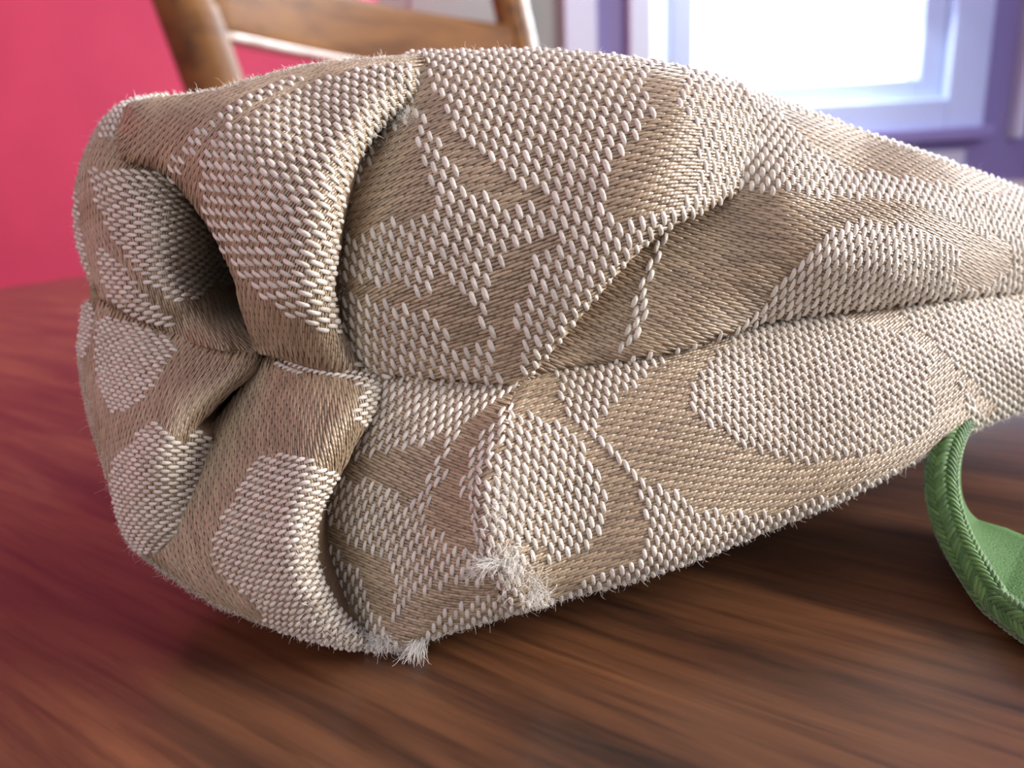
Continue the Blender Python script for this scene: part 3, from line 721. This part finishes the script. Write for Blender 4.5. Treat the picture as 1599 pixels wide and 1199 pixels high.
# lower left fold
left8 = [(262, 900), (235, 880), (212, 860), (190, 828), (178, 785), (163, 735), (145, 680), (133, 635), (122, 565), (124, 510), (130, 478)]
lip8 = [(412, 556), (400, 580), (370, 605), (340, 632), (310, 668)]
patches.append(Patch('lower_left',
    [(130, 478), (150, 466), (200, 484), (280, 520), (340, 541), (412, 556), (400, 580), (370, 605), (340, 632), (310, 668), (335, 690), (345, 720), (325, 780), (308, 830), (290, 880), (262, 900), (235, 880), (212, 860), (190, 828), (178, 785), (163, 735), (145, 680), (133, 635), (122, 565), (124, 510)],
    [(150, 520, 74), (200, 520, 71.5), (280, 545, 69), (400, 560, 67), (340, 590, 65.5), (380, 590, 65.8), (310, 640, 64.8), (280, 680, 64), (230, 600, 67.5), (170, 620, 71.5), (150, 580, 74), (230, 720, 64.5), (210, 780, 66.5), (270, 740, 64.5), (310, 700, 66.5), (330, 690, 67.5), (310, 780, 67), (280, 830, 66.3), (240, 840, 66.5), (180, 700, 70), (265, 885, 68.5)],
    [(left8, 32, 1.6), (lip8, 24, 1.6), ([(150, 466), (200, 484), (280, 520), (340, 541), (412, 556)], 8, 1.2)],
    [(200, 580, 12), (250, 560, 12), (220, 740, 3), (300, 740, -5), (250, 830, -12), (330, 610, 22), (170, 680, 25), (270, 680, 5), (150, 560, 25), (210, 800, 0)],
    G, [(C, [(158, 500), (200, 500), (272, 540), (242, 600), (202, 640), (172, 640), (156, 600), (150, 540)]),
        (C, [(130, 480), (148, 478), (140, 540), (128, 560), (122, 540)]),
        (C, [(175, 730), (205, 690), (235, 655), (258, 668), (282, 690), (340, 640), (350, 680), (332, 720), (310, 770), (290, 832), (270, 852), (215, 862), (185, 815)])]))

pouch = empty('fabric_pouch', (0.0, 0.085, 0.0))
tag(pouch, 'beige woven fabric pouch with gathered pleats and letter C pattern lying on the table', 'pouch')
def child(name, V, Fc, mat, parent, attrs=None, kind=None, smooth=True):
    o = mesh_obj(name, V, Fc, mat, None, smooth, attrs)
    o.parent = parent
    if parent.type == 'EMPTY': o.matrix_parent_inverse = Matrix.Translation(-parent.location)
    if kind: o['kind'] = kind
    return o

# weave of each pleat, mm: pitch of cream columns, their repeat, offset from column to column (part of the repeat), half length, width, pitch of gold rows
WEAVE = dict(upper_left=(0.49, 1.86, 0.5, 0.58, 0.45, 0.22), far_left=(0.40, 1.50, 0.5, 0.52, 0.40, 0.22), upper_centre=(0.54, 2.05, 0.5, 0.66, 0.47, 0.30),
             upper_right=(0.46, 1.72, 0.5, 0.62, 0.47, 0.27), lower_right=(0.435, 1.66, 0.5, 0.56, 0.41, 0.27), lower_centre=(0.44, 1.68, 0.5, 0.56, 0.40, 0.27),
             lower_middle=(0.36, 1.30, 0.5, 0.46, 0.36, 0.21), lower_left=(0.37, 1.34, 0.5, 0.48, 0.37, 0.21))
lowest = 9
for pt in patches:
    pt.cache()
    V, f = pt.base_mesh()
    pl = child('pleat', V, f, MAT['ground'], pouch)
    lowest = min(lowest, V[:, 2].min())
    # gold floats run everywhere across the cloth
    PC, RP, OF, HL, WD, PV = WEAVE[pt.name]
    x, y, i, j = pt.lattice(2.1, PV, lambda i: 0 * i)
    # stagger rows by moving the node along u
    st = ((j * 0.37) % 1.0 - 0.5) * 2.1
    for _ in range(3): x, y = pt.step(x, y, st / 3, 0 * st)
    rnd = rng.random(len(x)); jit = rng.normal(0, 0.007, len(x))
    ok = inside(pt.poly, x, y); x, y, rnd, jit = x[ok], y[ok], rnd[ok], jit[ok]
    V, f, at = pt.threads(x, y, 1.12, False, PV * 1.16 * (0.9 + 0.2 * rng.random(len(x))), 0.62, 0.02, 0.06, 9, 6, rnd, jit)
    child('gold_threads', V, f, MAT['gold'], pl, at, 'stuff')['label'] = 'smooth tan satin threads'
    lowest = min(lowest, V[:, 2].min())
    # cream floats in brick order where the pattern is cream
    x, y, i, j = pt.lattice(PC, RP, lambda i: np.mod(i * OF, 1.0) * RP)
    ok = pt.is_cream(x, y); x, y = x[ok], y[ok]
    rnd = rng.random(len(x)); jit = rng.normal(0, 0.015, len(x))
    V, f, at = pt.threads(x, y, HL, True, WD * (0.88 + 0.24 * rng.random(len(x))), 0.60, 0.03, 0.17, 11, 8, rnd, jit)
    child('cream_threads', V, f, MAT['cream'], pl, at, 'stuff')['label'] = 'raised cream threads of the pattern'
    lowest = min(lowest, V[:, 2].min())

# body behind the pleats: the rest of the pouch going back over the table
sil = [(117, 300), (133, 240), (160, 188), (215, 155), (330, 140), (480, 100), (650, 85), (830, 78), (1000, 92), (1090, 110), (1200, 150), (1350, 205), (1599, 296), (1800, 375), (1950, 450), (1955, 490), (1950, 520), (1800, 570), (1599, 640), (1500, 681), (1400, 737), (1300, 787), (1200, 827), (1100, 868), (1000, 904), (880, 935), (800, 959), (700, 987), (630, 1011), (600, 1015), (500, 1002), (440, 984), (340, 947), (260, 898), (213, 860), (190, 825), (165, 740), (136, 640), (124, 560), (130, 490), (136, 450), (121, 380)]
sp = smooth_poly(sil, 4)
cen = np.array([820, 500.0])
ins_ = sp + (cen - sp) / np.linalg.norm(cen - sp, axis=1)[:, None] * 5
zs_ = np.full(len(sp), np.nan)
for pt in patches:
    m = inside(pt.poly, ins_[:, 0], ins_[:, 1])
    zz = pt.z(ins_[:, 0], ins_[:, 1]); zs_ = np.where(m & ~(zs_ < zz), zz, zs_)
ok = np.isfinite(zs_); ii = np.arange(len(sp)); zs_ = np.interp(ii, ii[ok], zs_[ok])
ring0 = P(ins_[:, 0], ins_[:, 1], zs_ + 0.3)
c3 = ring0.mean(0)
rings = [c3 + (ring0 - c3) * np.array([0.25, 0, 0.25]) + np.array([0, 0.022, 0]) + (ring0 - c3) * np.array([0, 1, 0]) * 0.3,
         c3 + (ring0 - c3) * np.array([0.80, 1, 0.80]) + np.array([0, 0.011, 0]), ring0]
for k, (dy, sxx, szz) in enumerate(((0.010, 1.0, 1.0), (0.030, 0.99, 0.98), (0.060, 0.95, 0.92), (0.085, 0.88, 0.78), (0.100, 0.72, 0.48), (0.104, 0.3, 0.12))):
    r = ring0.copy(); r[:, 1] += dy + (c3[1] - r[:, 1]) * (k + 1) / 8
    r[:, 0] = c3[0] + (r[:, 0] - c3[0]) * sxx
    zb = ring0[:, 2].min()
    r[:, 2] = zb + (r[:, 2] - zb) * szz
    rings.append(r)
n = len(sp)
V = np.concatenate(rings); Fc = []
for k in range(len(rings) - 1):
    for q in range(n):
        a = k * n + q; b = k * n + (q + 1) % n
        Fc.append([a, b, b + n, a + n])
Fc.append(list(range(n))[::-1]); Fc.append([(len(rings) - 1) * n + q for q in range(n)])
child('pouch_body', V, Fc, MAT['lining'], pouch)

# ------------------------------------------------------------------ lint and loose fibres
def fibres(roots, dirs_, lens, rad, curl, npt=6):
    n = len(roots); ns = 3
    pts = np.zeros((n, npt, 3)); pts[:, 0] = roots
    d = dirs_ / np.linalg.norm(dirs_, axis=1)[:, None]
    bend = rng.normal(0, curl, (n, 3))
    for k in range(1, npt):
        d = d + bend * (1.0 / npt) + rng.normal(0, curl * 0.35, (n, 3)); d /= np.linalg.norm(d, axis=1)[:, None]
        pts[:, k] = pts[:, k - 1] + d * (lens / (npt - 1))[:, None]
    t = np.gradient(pts, axis=1); t /= np.linalg.norm(t, axis=2)[..., None] + 1e-12
    a = np.cross(t, np.array([0.3, 0.9, 0.31])); a /= np.linalg.norm(a, axis=2)[..., None] + 1e-12; b = np.cross(t, a)
    phi = np.linspace(0, 2 * math.pi, ns, endpoint=False)
    rr = np.linspace(1, 0.4, npt)[None, :, None, None] * np.broadcast_to(np.asarray(rad, float), (n,))[:, None, None, None]
    V = pts[:, :, None, :] + (a[:, :, None, :] * np.cos(phi)[None, None, :, None] + b[:, :, None, :] * np.sin(phi)[None, None, :, None]) * rr
    base = np.arange(n)[:, None, None] * npt * ns
    i = np.arange(npt - 1)[None, :, None] * ns; j = np.arange(ns)[None, None, :]; j2 = (j + 1) % ns
    f = np.stack([base + i + j, base + i + j2, base + i + ns + j2, base + i + ns + j], -1).reshape(-1, 4)
    return V.reshape(-1, 3), f
def front(q):
    """front-most pleat under each px: depth and normal"""
    n = len(q); Z = np.full(n, 1e9); N = np.zeros((n, 3))
    for pt in patches:
        r = pt.look(q[:, 0], q[:, 1], [0, 1, 2, 3, 10])
        inb = (q[:, 0] > pt.gx0) & (q[:, 0] < pt.gx0 + pt.g * (pt.shape[1] - 2)) & (q[:, 1] > pt.gy0) & (q[:, 1] < pt.gy0 + pt.g * (pt.shape[0] - 2))
        m_ = inb & (r[:, 4] > 0.5) & (r[:, 0] < Z)
        Z = np.where(m_, r[:, 0], Z); N = np.where(m_[:, None], r[:, 1:4], N)
    return Z, N, Z < 1e8
# fuzz along the outline
NF = 6500
k_ = rng.integers(0, len(sp) - 1, NF); t_ = rng.random(NF)[:, None]; p_ = sp[k_] * (1 - t_) + sp[k_ + 1] * t_
q_ = p_ + (cen - p_) / np.linalg.norm(cen - p_, axis=1)[:, None] * (2 + rng.random(NF) * 6)[:, None]
Zq, Nq, okq = front(q_); okq &= q_[:, 0] < 1640
q_, Zq, Nq = q_[okq], Zq[okq], Nq[okq]; nq = len(q_)
roots = P(q_[:, 0], q_[:, 1], Zq) + Nq * 0.0001
dr = Nq + rng.normal(0, 0.75, (nq, 3)) + RIGHT * 0.2
ln_ = 0.0003 + 0.0005 * rng.random(nq) ** 2 + np.where(rng.random(nq) < 0.03, 0.0007, 0)
V, f = fibres(np.array(roots), np.array(dr), np.array(ln_), 0.000014, 0.9)
child('fuzz', V, f, MAT['lint'], pouch, None, 'stuff')
# frayed tufts on the worn ridges
def tuft(spots):
    R_, D_, L_, A_ = [], [], [], []
    for (x, y, sx, sy, n, lo, hi, dx, dy, sprd) in spots:
        q = np.c_[x + rng.normal(0, sx, n), y + rng.normal(0, sy, n)]
        Z, N, ok = front(q); q, Z, N = q[ok], Z[ok], N[ok]; n = len(q)
        R_.append(P(q[:, 0], q[:, 1], Z) + N * 0.00022); D_.append(N * 0.55 + RIGHT * dx - UP * dy + rng.normal(0, sprd, (n, 3)))
        L_.append(lo + (hi - lo) * rng.random(n)); A_.append(0.000016 + 0.000016 * rng.random(n))
    return fibres(np.concatenate(R_), np.concatenate(D_), np.concatenate(L_), np.concatenate(A_), 0.6, 8)
V, f = tuft([(800, 880, 12, 20, 200, .0006, .0018, -.3, .3, .6), (775, 820, 8, 25, 60, .0006, .0015, -.4, .2, .6), (772, 874, 6, 3, 90, .0012, .0030, -1.0, .1, .22),
             (836, 916, 12, 14, 170, .0005, .0014, .1, .3, .7), (790, 775, 14, 18, 70, .0005, .0012, -.2, -.2, .7)])
child('frayed_tuft', V, f, MAT['lint'], pouch, None, 'stuff')
V, f = tuft([(596, 998, 10, 5, 200, .0006, .0015, .3, .2, .4), (655, 1000, 6, 3, 140, .0010, .0024, -.7, .75, .12), (545, 985, 22, 8, 90, .0004, .0010, 0, .4, .7), (500, 965, 20, 10, 40, .0004, .0009, -.2, .4, .7)])
child('frayed_tuft', V, f, MAT['lint'], pouch, None, 'stuff')
V, f = tuft([(630, 185, 12, 8, 90, .0004, .0011, .2, .3, .8), (590, 215, 20, 14, 70, .0004, .0009, .3, .2, .8), (540, 400, 6, 60, 60, .0003, .0007, .6, 0, .8), (485, 860, 14, 50, 80, .0003, .0007, .5, .1, .8)])
child('frayed_tuft', V, f, MAT['lint'], pouch, None, 'stuff')

# ------------------------------------------------------------------ green strap
MAT['green'] = thread_mat('green_yarn', S2L(56, 94, 40), S2L(92, 130, 66), 0.6, 0.5, 9.0, 0.35)
MAT['green_face'] = plain('green_strap_cloth', S2L(64, 104, 42), 0.75, 5000, 0.3, 0.4)
stp = empty('strap', tuple(P(1590, 1020, np.array(60.0)))); stp.location.z = 0
tag(stp, 'bright green woven strap looping out from under the pouch onto the table', 'strap')
edge_px = [(1530, 610, 80), (1500, 650, 76.5), (1480, 690, 74), (1470, 740, 72), (1475, 790, 70.5), (1492, 840, 68.8), (1520, 890, 66.8), (1555, 942, 64.5), (1600, 1000, 61.5), (1660, 1060, 58.2), (1740, 1110, 55.8)]
ep = np.array(edge_px, float)
ex = smooth_poly(ep[:, :2], 8, False)
ez = np.interp(np.linspace(0, 1, len(ex)), np.linspace(0, 1, len(ep)), ep[:, 2])
path = P(ex[:, 0], ex[:, 1], ez)
path[:, 2] = np.maximum(path[:, 2], 0.0017)
m = len(path)
far_px = [(1540, 605, 91), (1514, 650, 87.5), (1497, 690, 85), (1490, 742, 83), (1496, 785, 81.5), (1518, 815, 79.5), (1560, 835, 77.5), (1610, 855, 74.5), (1670, 885, 71), (1740, 930, 68), (1830, 990, 65)]
fp_ = np.array(far_px, float); fx_ = smooth_poly(fp_[:, :2], 8, False); fz_ = np.interp(np.linspace(0, 1, len(fx_)), np.linspace(0, 1, len(fp_)), fp_[:, 2])
far = P(fx_[:, 0], fx_[:, 1], fz_); far[:, 2] = np.maximum(far[:, 2], 0.0014)
fdir = far - path; wdir = fdir.copy(); wdir /= np.linalg.norm(wdir, axis=1)[:, None]
WID, TH = 0.011, 0.0023
tg = np.gradient(path, axis=0); tg /= np.linalg.norm(tg, axis=1)[:, None]
wdir -= tg * (wdir * tg).sum(1)[:, None]; wdir /= np.linalg.norm(wdir, axis=1)[:, None]
nn_ = np.cross(tg, wdir)
def sec(off_w, off_n): return path + fdir * (off_w / WID) + nn_ * off_n
nw = 12; rows = []
for q in range(nw): rows.append(sec(WID * q / (nw - 1), TH * 0.28))
for q in range(nw)[::-1]: rows.append(sec(WID * q / (nw - 1), -TH * 0.28))
V = np.stack(rows, 1).reshape(-1, 3); k = 2 * nw; Fc = []
for i in range(m - 1):
    for j in range(k): Fc.append([i * k + j, i * k + (j + 1) % k, (i + 1) * k + (j + 1) % k, (i + 1) * k + j])
Fc.append(list(range(k))[::-1]); Fc.append([(m - 1) * k + j for j in range(k)])
band = child('band', V, Fc, MAT['green_face'], stp)
# thick rolled edge cord and its plaited yarns
prof = superell(TH * 0.56, TH * 0.46, 16, 2.2)
def cord(off):
    cp = sec(off, 0); V = []
    for i in range(m): V += [cp[i] + nn_[i] * a + wdir[i] * b for a, b in prof]
    Fc = []; k = len(prof)
    for i in range(m - 1):
        for j in range(k): Fc.append([i * k + j, i * k + (j + 1) % k, (i + 1) * k + (j + 1) % k, (i + 1) * k + j])
    Fc.append(list(range(k))[::-1]); Fc.append([(m - 1) * k + j for j in range(k)])
    return child('edge_cord', V, Fc, MAT['green_face'], stp)
def plait(off, parent):
    cp = sec(off, 0)
    arc = np.r_[0, np.cumsum(np.linalg.norm(np.diff(cp, axis=0), axis=1))]
    def at(s_, arr): return np.stack([np.interp(s_, arc, arr[:, c]) for c in range(3)], -1)
    VV, FF, rn, al, ar = [], [], [], [], []; cnt = 0
    nside, npt = 6, 7
    phi = np.linspace(0, 2 * math.pi, nside, endpoint=False)
    step_ = 0.00055
    for lane in range(8):
        a0 = math.pi / 2 + math.pi * 2 * lane / 8
        sgn = 1 if lane % 2 else -1
        for s0 in np.arange(step_ * (lane % 2) * 0.5, arc[-1], step_):
            ts = np.linspace(-1, 1, npt)
            ss = np.clip(s0 + ts * 0.00062, 0, arc[-1])
            ang = a0 + sgn * ts * 0.42
            c_ = at(ss, cp); N_ = at(ss, nn_); W_ = at(ss, wdir)
            lift = 1.0 + 0.10 * (1 - ts ** 2)
            pc = c_ + N_ * (np.cos(ang) * TH * 0.56 * lift)[:, None] + W_ * (np.sin(ang) * TH * 0.46 * lift)[:, None]
            t_ = np.gradient(pc, axis=0); t_ /= np.linalg.norm(t_, axis=1)[:, None] + 1e-12
            nrm_ = (pc - c_); nrm_ /= np.linalg.norm(nrm_, axis=1)[:, None]
            sd = np.cross(nrm_, t_); up = np.cross(t_, sd)
            rad = (0.25 + 0.75 * np.sqrt(np.clip(1 - ts ** 4, 0, 1))) * 0.00021
            v = pc[:, None] + (sd[:, None] * np.cos(phi)[None, :, None] + up[:, None] * np.sin(phi)[None, :, None] * 0.7) * rad[:, None, None]
            VV.append(v.reshape(-1, 3))
            a = np.arange(npt - 1)[:, None] * nside; b = np.arange(nside)[None]; b2 = (b + 1) % nside
            FF.append(np.stack([a + b, a + b2, a + nside + b2, a + nside + b], -1).reshape(-1, 4) + cnt); cnt += npt * nside
            r_ = random.random(); rn.append(np.full(npt * nside, r_)); al.append(np.repeat(ts * 0.6 + r_ * 3, nside)); ar.append(np.tile(phi, npt))
    return child('plaited_yarns', np.concatenate(VV), np.concatenate(FF), MAT['green'], parent, dict(rnd=np.concatenate(rn), along=np.concatenate(al), around=np.concatenate(ar)), 'stuff')
c1 = cord(0.0); plait(0.0, c1)
# fuzz of the strap
idx = rng.integers(4, m - 1, 900); ang = rng.random(900) * 2 * math.pi
nv = nn_[idx] * np.cos(ang)[:, None] + wdir[idx] * np.sin(ang)[:, None]
jt = rng.random(900)[:, None]
rt = path[idx] * jt + path[np.minimum(idx + 1, m - 1)] * (1 - jt) + nv * TH * 0.5
V, f = fibres(rt, nv + rng.normal(0, 0.6, (900, 3)), 0.0003 + 0.0006 * rng.random(900) ** 2, 0.00001, 0.9)
MAT['green_fuzz'] = plain('green_fuzz_fibre', S2L(140, 184, 110), 0.7, 100, 0.05)
child('fuzz', V, f, MAT['green_fuzz'], stp, None, 'stuff')
